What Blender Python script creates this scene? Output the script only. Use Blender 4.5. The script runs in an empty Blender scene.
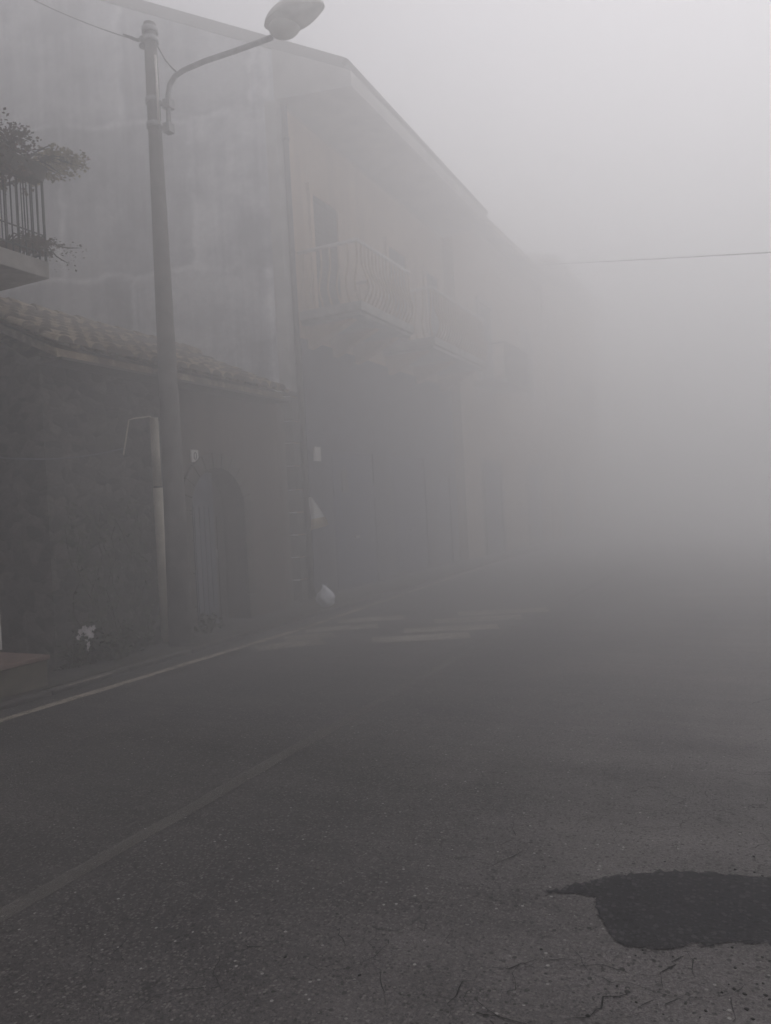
import bpy, bmesh, math, random
from mathutils import Vector, Matrix, Quaternion
R = random.Random(11)
PI = math.pi
scene = bpy.context.scene
COL = scene.collection

# ------------------------------------------------------------------ camera
W, H, F = 771.0, 1024.0, 750.0
EYE = Vector((0, 0, 1.6))
YAW, PITCH, ROLL = math.radians(25.6), math.radians(-0.35), math.radians(3.1)
v0 = Vector((-math.sin(YAW), math.cos(YAW), 0))
r0 = Vector((math.cos(YAW), math.sin(YAW), 0))
fwd = (v0 * math.cos(PITCH) + Vector((0, 0, 1)) * math.sin(PITCH)).normalized()
up0 = r0.cross(fwd).normalized()
camx = r0 * math.cos(ROLL) - up0 * math.sin(ROLL)
camy = up0 * math.cos(ROLL) + r0 * math.sin(ROLL)

def ray(px, py):
    return fwd + camx * ((px - W / 2) / F) + camy * ((H / 2 - py) / F)
def on_z(px, py, z=0.0):
    d = ray(px, py); return EYE + d * ((z - EYE.z) / d.z)
def on_x(px, py, x):
    d = ray(px, py); return EYE + d * ((x - EYE.x) / d.x)
def on_y(px, py, y):
    d = ray(px, py); return EYE + d * ((y - EYE.y) / d.y)
def on_plane(px, py, p, n):
    d = ray(px, py); return EYE + d * ((p - EYE).dot(n) / d.dot(n))

cd = bpy.data.cameras.new('camera')
cd.sensor_width = 36.0; cd.sensor_fit = 'AUTO'; cd.lens = F / H * 36.0
cd.clip_start = 0.05; cd.clip_end = 3000
cam = bpy.data.objects.new('camera', cd); COL.objects.link(cam)
cam.matrix_world = Matrix(((camx.x, camy.x, -fwd.x, EYE.x), (camx.y, camy.y, -fwd.y, EYE.y),
                           (camx.z, camy.z, -fwd.z, EYE.z), (0, 0, 0, 1)))
scene.camera = cam

# ------------------------------------------------------------------ materials
class NT:
    def __init__(s, name):
        s.m = bpy.data.materials.new(name); s.m.use_nodes = True
        s.t = s.m.node_tree; s.n = s.t.nodes; s.b = s.n['Principled BSDF']
        s.b.inputs['Specular IOR Level'].default_value = 0.25
    def lk(s, a, b): s.t.links.new(a, b)
    def coord(s, scale=(1, 1, 1), rot=(0, 0, 0), kind='Object'):
        c = s.n.new('ShaderNodeTexCoord'); m = s.n.new('ShaderNodeMapping')
        m.inputs['Scale'].default_value = scale; m.inputs['Rotation'].default_value = rot
        s.lk(c.outputs[kind], m.inputs['Vector']); return m.outputs[0]
    def noise(s, vec, scale, detail=4, rough=.55, dist=0):
        t = s.n.new('ShaderNodeTexNoise'); t.inputs['Scale'].default_value = scale
        t.inputs['Detail'].default_value = detail; t.inputs['Roughness'].default_value = rough
        t.inputs['Distortion'].default_value = dist
        s.lk(vec, t.inputs['Vector']); return t.outputs['Fac']
    def vor(s, vec, scale, feature='F1', rnd=1):
        t = s.n.new('ShaderNodeTexVoronoi'); t.feature = feature; t.inputs['Scale'].default_value = scale
        t.inputs['Randomness'].default_value = rnd
        s.lk(vec, t.inputs['Vector']); return t
    def ramp(s, fac, stops):
        r = s.n.new('ShaderNodeValToRGB'); e = r.color_ramp.elements
        while len(e) < len(stops): e.new(.5)
        for k, (p, c) in enumerate(stops):
            e[k].position = p
            e[k].color = tuple(c) + (1,) if hasattr(c, '__len__') else (c, c, c, 1)
        s.lk(fac, r.inputs[0]); return r.outputs[0]
    def mix(s, fac, a, b, mode='MIX'):
        m = s.n.new('ShaderNodeMix'); m.data_type = 'RGBA'; m.blend_type = mode
        for ix, v in ((0, fac), (6, a), (7, b)):
            sock = m.inputs[ix]
            if hasattr(v, 'is_output'): s.lk(v, sock)
            elif hasattr(v, '__len__'): sock.default_value = tuple(v) + (1,)
            else: sock.default_value = v if ix == 0 else (v, v, v, 1)
        return m.outputs[2]
    def math(s, op, a, b=0.0):
        m = s.n.new('ShaderNodeMath'); m.operation = op
        for k, v in enumerate((a, b)):
            if hasattr(v, 'is_output'): s.lk(v, m.inputs[k])
            else: m.inputs[k].default_value = v
        return m.outputs[0]
    def bump(s, h, strength=.4, dist=.02):
        b = s.n.new('ShaderNodeBump'); b.inputs['Strength'].default_value = strength
        b.inputs['Distance'].default_value = dist
        s.lk(h, b.inputs['Height']); s.lk(b.outputs[0], s.b.inputs['Normal'])
    def out(s, col, rough=.85, metal=0):
        if hasattr(col, 'is_output'): s.lk(col, s.b.inputs['Base Color'])
        else: s.b.inputs['Base Color'].default_value = tuple(col) + (1,)
        if hasattr(rough, 'is_output'): s.lk(rough, s.b.inputs['Roughness'])
        else: s.b.inputs['Roughness'].default_value = rough
        s.b.inputs['Metallic'].default_value = metal
        return s.m

def simple(name, c, rough=.8, var=.25, scale=6, metal=0, bump=0.0):
    t = NT(name); v = t.coord(); n = t.noise(v, scale, 5)
    lo = [x * (1 - var) for x in c]; hi = [x * (1 + var) for x in c]
    col = t.ramp(n, [(.3, lo), (.7, hi)])
    if bump: t.bump(n, bump, .01)
    return t.out(col, rough, metal)

def asphalt(name, base, fleck, seed):
    """worn tarmac: binder, pale and dark chippings you can see near by, polished and patched fields, hairline crazing"""
    t = NT(name); v = t.coord()
    fine = t.noise(v, 170, 3, .65)
    grit = t.noise(v, 62, 4, .7)
    mid = t.noise(v, 9, 6, .7)
    big = t.noise(v, .55, 5, .6, .4)
    trk = t.noise(t.coord((2.6, .16, 1), (0, 0, math.radians(-16))), 1.1, 4, .6)
    sweep = t.noise(t.coord((.30, 2.4, 1), (0, 0, math.radians(24))), 1.6, 5, .65, .6)
    col = t.ramp(fine, [(.28, [x * .45 for x in base]), (.5, base), (.74, [x * 1.7 for x in base])])
    col = t.mix(1.0, col, t.ramp(grit, [(.32, .55), (.5, 1.0), (.70, 1.5)]), 'MULTIPLY')
    col = t.mix(1.0, col, t.ramp(mid, [(.32, .87), (.68, 1.14)]), 'MULTIPLY')
    col = t.mix(1.0, col, t.ramp(big, [(.3, (.88, .88, .89)), (.7, (1.13, 1.11, 1.10))]), 'MULTIPLY')
    if seed == 0:
        sx = t.n.new('ShaderNodeSeparateXYZ'); t.lk(v, sx.inputs[0])
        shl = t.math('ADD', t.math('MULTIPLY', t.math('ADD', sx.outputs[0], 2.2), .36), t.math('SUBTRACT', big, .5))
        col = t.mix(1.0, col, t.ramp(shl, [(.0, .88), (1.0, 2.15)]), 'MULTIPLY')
        col = t.mix(1.0, col, t.ramp(trk, [(.35, .91), (.65, 1.09)]), 'MULTIPLY')
        col = t.mix(1.0, col, t.ramp(sweep, [(.36, .84), (.64, 1.17)]), 'MULTIPLY')
        # hairline crazing, only where the surface is tired
        wv = t.n.new('ShaderNodeTexNoise'); wv.inputs['Scale'].default_value = 5; wv.inputs['Detail'].default_value = 4; t.lk(v, wv.inputs['Vector'])
        sc = t.n.new('ShaderNodeVectorMath'); sc.operation = 'SCALE'; sc.inputs['Scale'].default_value = .22; t.lk(wv.outputs['Color'], sc.inputs[0])
        ad = t.n.new('ShaderNodeVectorMath'); ad.operation = 'ADD'; t.lk(v, ad.inputs[0]); t.lk(sc.outputs[0], ad.inputs[1])
        ce = t.vor(ad.outputs[0], 1.9, 'DISTANCE_TO_EDGE').outputs['Distance']
        line = t.ramp(ce, [(.0, 1.0), (.013, 0.0)])
        tired = t.ramp(t.noise(v, .9, 3), [(.44, 0.0), (.54, 1.0)])
        broken = t.ramp(t.noise(v, 7, 3), [(.46, 0.0), (.56, 1.0)])
        col = t.mix(t.math('MULTIPLY', t.math('MULTIPLY', line, tired), t.math('MULTIPLY', broken, .8)), col, (.010, .0095, .009))
    for (sc_, lim, thr, c_) in ((50, .38, 1 - fleck * 8, (.115, .108, .10)), (34, .30, 1 - fleck * 6, (.014, .013, .012)), (63, .36, 1 - fleck * 6, (.018, .017, .016)), (80, .44, 1 - fleck * 6, (.16, .15, .14)), (44, .27, 1 - fleck * .9, (.34, .33, .31))):
        vo = t.vor(v, sc_)
        ch = t.n.new('ShaderNodeSeparateColor'); t.lk(vo.outputs['Color'], ch.inputs[0])
        m = t.math('MULTIPLY', t.math('GREATER_THAN', ch.outputs[0], thr), t.math('LESS_THAN', vo.outputs['Distance'], lim))
        col = t.mix(t.math('MULTIPLY', m, t.math('ADD', t.math('MULTIPLY', ch.outputs[1], .6), .35)), col, c_)
    if seed == 1:
        for (sc_, lim, thr, c_) in ((60, .42, .55, (.036, .035, .038)), (36, .36, .72, (.052, .050, .054)), (40, .40, .66, (.003, .003, .003)), (26, .30, .86, (.060, .058, .060))):
            vo = t.vor(v, sc_)
            ch = t.n.new('ShaderNodeSeparateColor'); t.lk(vo.outputs['Color'], ch.inputs[0])
            m = t.math('MULTIPLY', t.math('GREATER_THAN', ch.outputs[0], thr), t.math('LESS_THAN', vo.outputs['Distance'], lim))
            col = t.mix(m, col, c_)
    hgt = t.math('ADD', t.math('MULTIPLY', fine, .4), t.math('MULTIPLY', grit, .8))
    t.bump(hgt, .7, .012)
    return t.out(col, .8)

def worn_paint(name, keep, col, soft=.10):
    """road paint scuffed by tyres: gone altogether where it has worn through, so the road under it shows"""
    t = NT(name); v = t.coord()
    a = t.noise(v, 1.7, 6, .7); b = t.noise(v, 70, 4, .75); c = t.noise(v, 13, 5, .7)
    s = t.math('ADD', t.math('ADD', t.math('MULTIPLY', a, .40), t.math('MULTIPLY', b, .38)), t.math('MULTIPLY', c, .22))
    f = t.ramp(s, [(keep - soft, 0.0), (keep + soft, 1.0)])
    t.out(t.mix(t.noise(v, 60, 3, .7), [x * .7 for x in col], [x * 1.3 for x in col]), .85)
    tr = t.n.new('ShaderNodeBsdfTransparent'); mx = t.n.new('ShaderNodeMixShader'); o = t.n['Material Output']
    t.lk(f, mx.inputs[0]); t.lk(tr.outputs[0], mx.inputs[1]); t.lk(t.b.outputs[0], mx.inputs[2]); t.lk(mx.outputs[0], o.inputs['Surface'])
    return t.m

ASPH = (.0595, .0555, .0545)
M = {}
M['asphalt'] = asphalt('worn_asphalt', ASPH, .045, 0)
M['patch'] = asphalt('fresh_asphalt', (.0135, .0128, .0142), .0, 1)
M['ground'] = simple('dusty_ground', (.07, .065, .055), .95, .35, 1.3)
M['edge_paint'] = worn_paint('edge_paint', .46, (.30, .265, .22))
M['centre_paint'] = worn_paint('centre_paint', .505, (.130, .122, .113), .14)
M['zebra_paint'] = worn_paint('zebra_paint', .45, (.25, .228, .202), .16)
M['crack'] = simple('crack_dark', (.008, .0078, .0075), .95, .3)
M['pave'] = simple('worn_pavement', (.062, .058, .052), .95, .4, 5, bump=.4)
M['kerb'] = simple('kerb_stone', (.075, .07, .064), .9, .3, 7, bump=.3)

def rubble():
    t = NT('dark_rubble_stone'); v = t.coord((1, 1, 1.5))
    n = t.noise(v, 3.0, 3)
    vv = t.n.new('ShaderNodeVectorMath'); vv.operation = 'ADD'
    sc = t.n.new('ShaderNodeVectorMath'); sc.operation = 'SCALE'; sc.inputs['Scale'].default_value = .25
    nn = t.n.new('ShaderNodeTexNoise'); nn.inputs['Scale'].default_value = 3; t.lk(v, nn.inputs['Vector'])
    t.lk(nn.outputs['Color'], sc.inputs[0]); t.lk(v, vv.inputs[0]); t.lk(sc.outputs[0], vv.inputs[1])
    e = t.vor(vv.outputs[0], 5.6, 'DISTANCE_TO_EDGE').outputs['Distance']
    c = t.vor(vv.outputs[0], 5.6).outputs['Color']
    bw = t.math('MULTIPLY', c, 1.0)
    stone = t.ramp(bw, [(.2, (.022, .021, .021)), (.5, (.055, .051, .049)), (.8, (.105, .097, .09))])
    stone = t.mix(1.0, stone, t.ramp(t.noise(v, 22, 5), [(.3, .6), (.7, 1.4)]), 'MULTIPLY')
    mort = t.ramp(e, [(.0, 1.0), (.07, 0.0)])
    col = t.mix(mort, stone, (.075, .07, .064))
    gr = t.ramp(t.noise(v, 1.1, 5, .6), [(.55, 0.0), (.75, .6)])
    col = t.mix(gr, col, (.045, .052, .032))
    t.bump(t.math('MINIMUM', e, .2), .6, .06)
    return t.out(col, .95)
M['rubble'] = rubble()

def streaked_wall(name, cols, bands=()):
    """cement render with rain streaks and patched fields; bands = heights where a day's work ended"""
    t = NT(name); v = t.coord()
    st = t.noise(t.coord((2.3, 2.3, .16)), 1.4, 6, .65)
    bl = t.noise(t.coord((.8, .8, 1.0)), .8, 5, .6)
    fi = t.noise(v, 18, 5, .6)
    f = t.math('ADD', t.math('MULTIPLY', st, .55), t.math('MULTIPLY', bl, .45))
    col = t.ramp(f, [(.36, cols[0]), (.5, cols[1]), (.64, cols[2])])
    col = t.mix(1.0, col, t.ramp(fi, [(.3, .88), (.7, 1.12)]), 'MULTIPLY')
    sx = t.n.new('ShaderNodeSeparateXYZ'); t.lk(v, sx.inputs[0])
    z = sx.outputs[2]
    wob = t.math('MULTIPLY', t.math('SUBTRACT', t.noise(v, 1.3, 3), .5), .5)
    for (z0, lo, hi) in bands:
        q = t.math('ADD', t.math('SUBTRACT', z, z0), wob)
        r = t.ramp(t.math('ADD', t.math('MULTIPLY', q, 2.2), .5), [(.3, lo), (.7, hi)])
        col = t.mix(1.0, col, r, 'MULTIPLY')
    t.bump(fi, .25, .01)
    return t.out(col, .92)
def gable_render():
    """bare cement render put up in day-work fields: darker damp fields, chalky lines where they meet, rain streaks"""
    t = NT('grey_streaked_render'); v = t.coord()
    st = t.noise(t.coord((2.6, 2.6, .13)), 1.5, 7, .68)
    st2 = t.noise(t.coord((9, 9, .3)), 1.5, 4, .6)
    bl = t.noise(t.coord((.75, .75, .9)), 1.0, 6, .62)
    fi = t.noise(v, 14, 6, .65)
    f = t.math('ADD', t.math('ADD', t.math('MULTIPLY', st, .28), t.math('MULTIPLY', bl, .62)), t.math('MULTIPLY', st2, .10))
    col = t.ramp(f, [(.41, (.34, .35, .38)), (.5, (.66, .665, .69)), (.58, (.92, .92, .92))])
    col = t.mix(1.0, col, t.ramp(fi, [(.3, .85), (.7, 1.15)]), 'MULTIPLY')
    # fields
    br = t.n.new('ShaderNodeTexBrick')
    wob = t.n.new('ShaderNodeTexNoise'); wob.inputs['Scale'].default_value = 1.6; wob.inputs['Detail'].default_value = 4; t.lk(v, wob.inputs['Vector'])
    sc = t.n.new('ShaderNodeVectorMath'); sc.operation = 'SCALE'; sc.inputs['Scale'].default_value = .45; t.lk(wob.outputs['Color'], sc.inputs[0])
    sp = t.n.new('ShaderNodeSeparateXYZ'); t.lk(v, sp.inputs[0]); cb = t.n.new('ShaderNodeCombineXYZ')
    t.lk(t.math('ADD', sp.outputs[0], .35), cb.inputs[0]); t.lk(t.math('SUBTRACT', sp.outputs[2], .75), cb.inputs[1])
    ad = t.n.new('ShaderNodeVectorMath'); ad.operation = 'ADD'; t.lk(cb.outputs[0], ad.inputs[0]); t.lk(sc.outputs[0], ad.inputs[1])
    t.lk(ad.outputs[0], br.inputs['Vector'])
    br.inputs['Scale'].default_value = 1.0; br.inputs['Brick Width'].default_value = 2.3; br.inputs['Row Height'].default_value = 2.75
    br.inputs['Mortar Size'].default_value = .10; br.inputs['Mortar Smooth'].default_value = 1.0
    br.inputs['Color1'].default_value = (.42, .425, .45, 1); br.inputs['Color2'].default_value = (1.1, 1.1, 1.1, 1); br.inputs['Mortar'].default_value = (.84, .84, .85, 1)
    col = t.mix(.85, col, t.mix(1.0, col, br.outputs['Color'], 'MULTIPLY'))
    t.bump(fi, .25, .01)
    return t.out(col, .92)
M['gable'] = gable_render()
M['gable_light'] = simple('pale_render', (.40, .39, .375), .9, .2, 3)
M['cream'] = streaked_wall('cream_render', [(.30, .225, .16), (.42, .315, .225), (.52, .40, .29)])
M['ochre'] = streaked_wall('ochre_render', [(.28, .21, .155), (.36, .28, .21), (.44, .34, .26)])
M['brownwall'] = streaked_wall('brown_render', [(.06, .049, .042), (.092, .075, .064), (.13, .105, .09)])
M['stone'] = simple('quoin_stone', (.13, .124, .115), .92, .35, 4, bump=.5)
M['surround'] = simple('brown_stone', (.085, .076, .067), .92, .35, 5, bump=.4)
M['lavastone'] = simple('dark_base_render', (.075, .077, .10), .92, .3, 3, bump=.3)
M['blue_door'] = simple('blue_grey_paint', (.05, .058, .10), .6, .25, 5)
M['blue_leaf'] = simple('faded_blue_paint', (.10, .105, .128), .6, .25, 5)
M['shutter'] = simple('brown_shutter', (.06, .05, .045), .7, .25, 8)
M['tile'] = None
def tiles():
    t = NT('old_clay_tiles'); v = t.coord()
    a = t.vor(t.coord((1, 4.6, 1)), 1.0).outputs['Color']
    n = t.noise(v, 9, 5, .65)
    col = t.ramp(t.math('MULTIPLY', a, 1.0), [(0, (.07, .052, .042)), (.5, (.17, .125, .09)), (1, (.34, .27, .19))])
    col = t.mix(t.ramp(n, [(.45, 0.0), (.7, .85)]), col, (.40, .36, .26))
    col = t.mix(t.ramp(t.noise(v, 3.1, 4), [(.5, 0.0), (.75, .7)]), col, (.05, .047, .042))
    t.bump(n, .4, .01)
    return t.out(col, .95)
M['tile'] = tiles()
M['tile_pale'] = simple('lichened_tile', (.26, .215, .16), .95, .35, 9, bump=.4)
M['tile_dark'] = simple('dark_clay_tile', (.075, .060, .050), .95, .4, 9, bump=.4)
M['roof_edge'] = simple('roof_board', (.07, .062, .056), .9, .25, 5)
M['soffit'] = simple('plaster_soffit', (.34, .325, .31), .9, .2, 3)
M['slab'] = simple('concrete_slab', (.30, .285, .265), .9, .3, 5, bump=.3)
M['iron'] = simple('painted_iron', (.018, .018, .022), .55, .3, 20)
M['cream_iron'] = simple('cream_painted_iron', (.42, .335, .25), .6, .2, 12)
M['pale_rail'] = simple('pale_handrail', (.55, .53, .51), .6, .15, 12)
M['pole'] = simple('weathered_pole', (.135, .126, .12), .9, .3, 6, bump=.3)
M['galv'] = simple('galvanised_steel', (.30, .30, .305), .55, .25, 14, .2)
M['white_plastic'] = simple('white_plastic', (.62, .60, .57), .6, .1, 5)
M['conduit'] = simple('cream_conduit', (.52, .48, .40), .7, .2, 3)
M['lamp_shell'] = simple('lamp_housing', (.82, .82, .78), .6, .15, 6)
M['lamp_bowl'] = simple('clouded_lamp_bowl', (.72, .72, .67), .35, .15, 5)
M['bag'] = simple('white_bag', (.62, .63, .68), .45, .12, 12, bump=.3)
M['cloth'] = simple('white_cloth', (.85, .85, .82), .9, .1, 6)
M['cloth_y'] = simple('stained_cloth', (.62, .54, .40), .9, .2, 6)
M['black'] = simple('black_mark', (.02, .02, .022), .6, .2)
M['pipe'] = simple('dark_downpipe', (.055, .05, .048), .6, .25, 8)
M['brick_step'] = simple('clay_step_top', (.15, .105, .09), .9, .3, 9)
M['step_side'] = simple('mossy_step_side', (.10, .09, .068), .95, .4, 5, bump=.4)
M['clay_pot'] = simple('clay_pot', (.12, .065, .045), .85, .25, 9)
M['white_paint'] = simple('white_paint', (.55, .54, .52), .6, .1, 5)
M['glass_dark'] = simple('dark_pane', (.02, .022, .026), .15, .2)
M['cable'] = simple('black_cable', (.07, .07, .07), .7, .2)
M['insul'] = simple('grey_insulator', (.12, .12, .125), .5, .2)
def leafmat(name, a, b):
    t = NT(name); oi = t.n.new('ShaderNodeTexCoord'); n = t.noise(oi.outputs['Object'], 11, 3)
    col = t.ramp(n, [(.32, a), (.68, b)])
    return t.out(col, .7)
M['leaf_dark'] = leafmat('dark_leaves', (.060, .040, .031), (.145, .096, .072))
M['leaf_olive'] = leafmat('pale_olive_leaves', (.15, .13, .08), (.40, .35, .22))
M['leaf_weed'] = leafmat('weed_leaves', (.022, .026, .016), (.065, .070, .045))
M['petal_red'] = leafmat('rust_petals', (.12, .055, .04), (.20, .10, .07))
M['petal_white'] = leafmat('white_petals', (.50, .47, .48), (.68, .64, .65))
M['stem'] = simple('woody_stem', (.04, .032, .024), .9, .3, 9)

# ------------------------------------------------------------------ mesh helpers
class MB:
    def __init__(s): s.bm = bmesh.new(); s.mi = 0
    def quad(s, *pts):
        f = s.bm.faces.new([s.bm.verts.new(p) for p in pts]); f.material_index = s.mi; return f
    def poly(s, pts): return s.quad(*pts)
    def hexa(s, b, t):
        """prism between bottom ring b and top ring t"""
        n = len(b)
        B = [s.bm.verts.new(p) for p in b]; T = [s.bm.verts.new(p) for p in t]
        fs = [s.bm.faces.new(B[::-1]), s.bm.faces.new(T)]
        for i in range(n):
            j = (i + 1) % n
            fs.append(s.bm.faces.new((B[i], B[j], T[j], T[i])))
        for f in fs: f.material_index = s.mi
        return s
    def box(s, x0, x1, y0, y1, z0, z1):
        return s.hexa([(x0, y0, z0), (x1, y0, z0), (x1, y1, z0), (x0, y1, z0)],
                      [(x0, y0, z1), (x1, y0, z1), (x1, y1, z1), (x0, y1, z1)])
    def prism(s, pts, z0, z1):
        return s.hexa([(p[0], p[1], z0) for p in pts], [(p[0], p[1], z1) for p in pts])
    def tube(s, pts, rad, n=8, cap=True):
        pts = [Vector(p) for p in pts]
        rs = rad if hasattr(rad, '__len__') else [rad] * len(pts)
        rings = []; prev = None
        for i, p in enumerate(pts):
            d = (pts[min(i + 1, len(pts) - 1)] - pts[max(i - 1, 0)]).normalized()
            a = prev if prev is not None else (Vector((1, 0, 0)) if abs(d.x) < .8 else Vector((0, 1, 0)))
            a = (a - d * a.dot(d)).normalized(); prev = a; b = d.cross(a)
            rings.append([s.bm.verts.new(p + (a * math.cos(2 * PI * k / n) + b * math.sin(2 * PI * k / n)) * rs[i]) for k in range(n)])
        for i in range(len(rings) - 1):
            for k in range(n):
                f = s.bm.faces.new((rings[i][k], rings[i][(k + 1) % n], rings[i + 1][(k + 1) % n], rings[i + 1][k]))
                f.smooth = True; f.material_index = s.mi
        if cap:
            for f in (s.bm.faces.new(rings[0][::-1]), s.bm.faces.new(rings[-1])): f.material_index = s.mi
        return s
    def blob(s, c, rx, ry, rz, mat=None, u=20, v=12, fn=None):
        """ellipsoid, shaped by fn(unit vector)->unit vector, turned by mat"""
        c = Vector(c); rows = []
        for i in range(v + 1):
            th = PI * i / v; row = []
            for k in range(u):
                ph = 2 * PI * k / u
                q = Vector((math.sin(th) * math.cos(ph), math.sin(th) * math.sin(ph), math.cos(th)))
                if fn: q = fn(q)
                q = Vector((q.x * rx, q.y * ry, q.z * rz))
                if mat: q = mat @ q
                row.append(c + q)
            rows.append(row)
        top = s.bm.verts.new(rows[0][0]); bot = s.bm.verts.new(rows[v][0])
        vs = [[s.bm.verts.new(p) for p in row] for row in rows[1:v]]
        fs = []
        for k in range(u):
            fs.append(s.bm.faces.new((top, vs[0][k], vs[0][(k + 1) % u])))
            fs.append(s.bm.faces.new((bot, vs[-1][(k + 1) % u], vs[-1][k])))
            for i in range(len(vs) - 1):
                fs.append(s.bm.faces.new((vs[i][k], vs[i + 1][k], vs[i + 1][(k + 1) % u], vs[i][(k + 1) % u])))
        for f in fs: f.smooth = True; f.material_index = s.mi
        return s
    def leaf(s, p, d, up, L, w):
        d = d.normalized(); a = d.cross(up)
        if a.length < 1e-3: a = d.cross(Vector((1, 0, 0)))
        a.normalize(); n = a.cross(d)
        s.quad(p, p + d * L * .45 + a * w - n * L * .06, p + d * L - n * L * .15, p + d * L * .45 - a * w - n * L * .06)
    def build(s, name, mats, parent=None, bevel=0, label=None):
        me = bpy.data.meshes.new(name)
        bmesh.ops.recalc_face_normals(s.bm, faces=s.bm.faces)
        s.bm.to_mesh(me); s.bm.free()
        for m in (mats if isinstance(mats, (list, tuple)) else [mats]): me.materials.append(m)
        o = bpy.data.objects.new(name, me); COL.objects.link(o)
        if parent:
            o.parent = parent
            o.matrix_parent_inverse = Matrix.Translation(parent_world(parent)).inverted()
        if bevel:
            b = o.modifiers.new('bevel', 'BEVEL'); b.width = bevel; b.segments = 2; b.limit_method = 'ANGLE'
        if label: o['label'] = label
        return o
def parent_world(p):
    # parts are built in world coordinates, so only a thing's own Empty carries an offset
    return p.location if p.parent is None else Vector((0, 0, 0))
def tag(o, label, cat, group=None):
    o['label'] = label; o['category'] = cat
    if group: o['group'] = group
    return o
def thing(name, label, cat, loc, group=None):
    o = bpy.data.objects.new(name, None); COL.objects.link(o); o.location = loc
    o.empty_display_size = .2
    return tag(o, label, cat, group)
def struct(o, kind='structure'): o['kind'] = kind; return o

# ------------------------------------------------------------------ ground, road, pavement
m = MB(); m.quad((-260, -120, -.012), (260, -120, -.012), (260, 400, -.012), (-260, 400, -.012))
struct(m.build('ground', M['ground']))
XK = -5.98                                             # road meets the pavement here
m = MB(); m.quad((XK, -30, 0), (12, -30, 0), (12, 150, 0), (XK, 150, 0))
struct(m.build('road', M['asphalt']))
# pavement: a low worn strip with a kerb stone edge
m = MB()
m.prism([(-7.9, -30), (XK - .12, -30), (XK - .12, 150), (-7.9, 150)], -.010, .045)
struct(m.build('pavement', M['pave']))
m = MB(); y = -30
while y < 80:
    L = 1.0 if y > -2 else 4
    j = R.uniform(-.008, .008)
    m.box(XK - .117 + j, XK + j * .3, y, y + L - .012, -.010, .05 + R.uniform(-.012, .006)); y += L
struct(m.build('kerb', M['kerb'], bevel=.012))

def strip(m, pts, w, z, wob=.012, step=.35):
    """painted line along pts with slightly ragged edges"""
    P = []
    for a, b in zip(pts[:-1], pts[1:]):
        a, b = Vector(a), Vector(b); n = max(1, int((b - a).length / step))
        P += [a.lerp(b, k / n) for k in range(n)]
    P.append(Vector(pts[-1]))
    prev = None
    for i, p in enumerate(P):
        d = (P[min(i + 1, len(P) - 1)] - P[max(i - 1, 0)]).normalized(); s_ = Vector((-d.y, d.x, 0))
        l = p + s_ * (w / 2 + R.uniform(-wob, wob)); r = p - s_ * (w / 2 + R.uniform(-wob, wob))
        cur = (m.bm.verts.new((l.x, l.y, z)), m.bm.verts.new((r.x, r.y, z)))
        if prev: m.bm.faces.new((prev[0], prev[1], cur[1], cur[0]))
        prev = cur
E1 = on_z(0, 721); E2 = on_z(200, 660); E3 = on_z(300, 629.5); E4 = on_z(372, 605)
m = MB(); dE = (E1 - E2).normalized()
strip(m, [E1 + dE * 6, E1, E2, E3, E4, E4 + (E4 - E3).normalized() * 20], .115, .004)
struct(m.build('edge_line', M['edge_paint']))
m = MB(); strip(m, [on_z(66, 686, .063), on_z(112, 673, .063)], .05, .064, .008, .1)
struct(m.build('kerb_line', M['edge_paint']))
C1 = on_z(0, 917); C2 = on_z(400, 690); C3 = on_z(530, 620)
m = MB(); dC = (C1 - C2).normalized()
strip(m, [C1 + dC * 4, C1, C2, C3, C3 + (C3 - C2).normalized() * 40], .105, .004)
struct(m.build('centre_line', M['centre_paint']))
# zebra crossing, eight worn bars
m = MB()
bars = [((256, 648.5), (324, 641.5)), ((284, 639.5), (334, 635)), ((306, 630.5), (378, 626)), ((338, 621.5), (404, 617.5)),
        ((372, 640.5), (470, 635.5)), ((404, 630.8), (498, 626.5)), ((434, 621.5), (522, 617.2)), ((458, 614), (548, 609.6))]
for a, b in bars:
    strip(m, [on_z(*a), on_z(*b)], .40, .0045, .02, .25)
struct(m.build('zebra_crossing', M['zebra_paint']))
# fresh asphalt patch
def zz(ox, oy, s): return lambda p: on_z(ox + p[0] / s, oy + p[1] / s)
A = zz(520, 850, 3.0717); B = zz(440, 900, 4.82); Cz = zz(560, 680, 3.654); Dz = zz(0, 720, 1.9275)
outl = [(75, 128), (100, 123), (170, 110), (225, 93), (300, 80), (430, 70), (480, 66), (560, 70), (640, 77), (700, 80), (771, 85),
        (900, 92), (1010, 120), (1060, 170), (1050, 230), (1000, 275), (900, 288), (771, 290), (700, 290), (600, 290), (545, 292),
        (500, 300), (470, 305), (340, 303), (310, 290), (285, 268), (265, 245), (262, 215), (240, 195), (242, 160), (230, 140), (150, 136), (90, 136)]
P = [A(p) for p in outl]; Q = []
for a, b in zip(P, P[1:] + P[:1]):
    n = max(1, int((b - a).length / .018))
    for k in range(n):
        q = a.lerp(b, k / n)
        Q.append((q.x + R.gauss(0, .007), q.y + R.gauss(0, .009), .004))
m = MB(); f = m.poly(Q); bmesh.ops.triangulate(m.bm, faces=[f])
struct(m.build('asphalt_patch', M['patch']))
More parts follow.
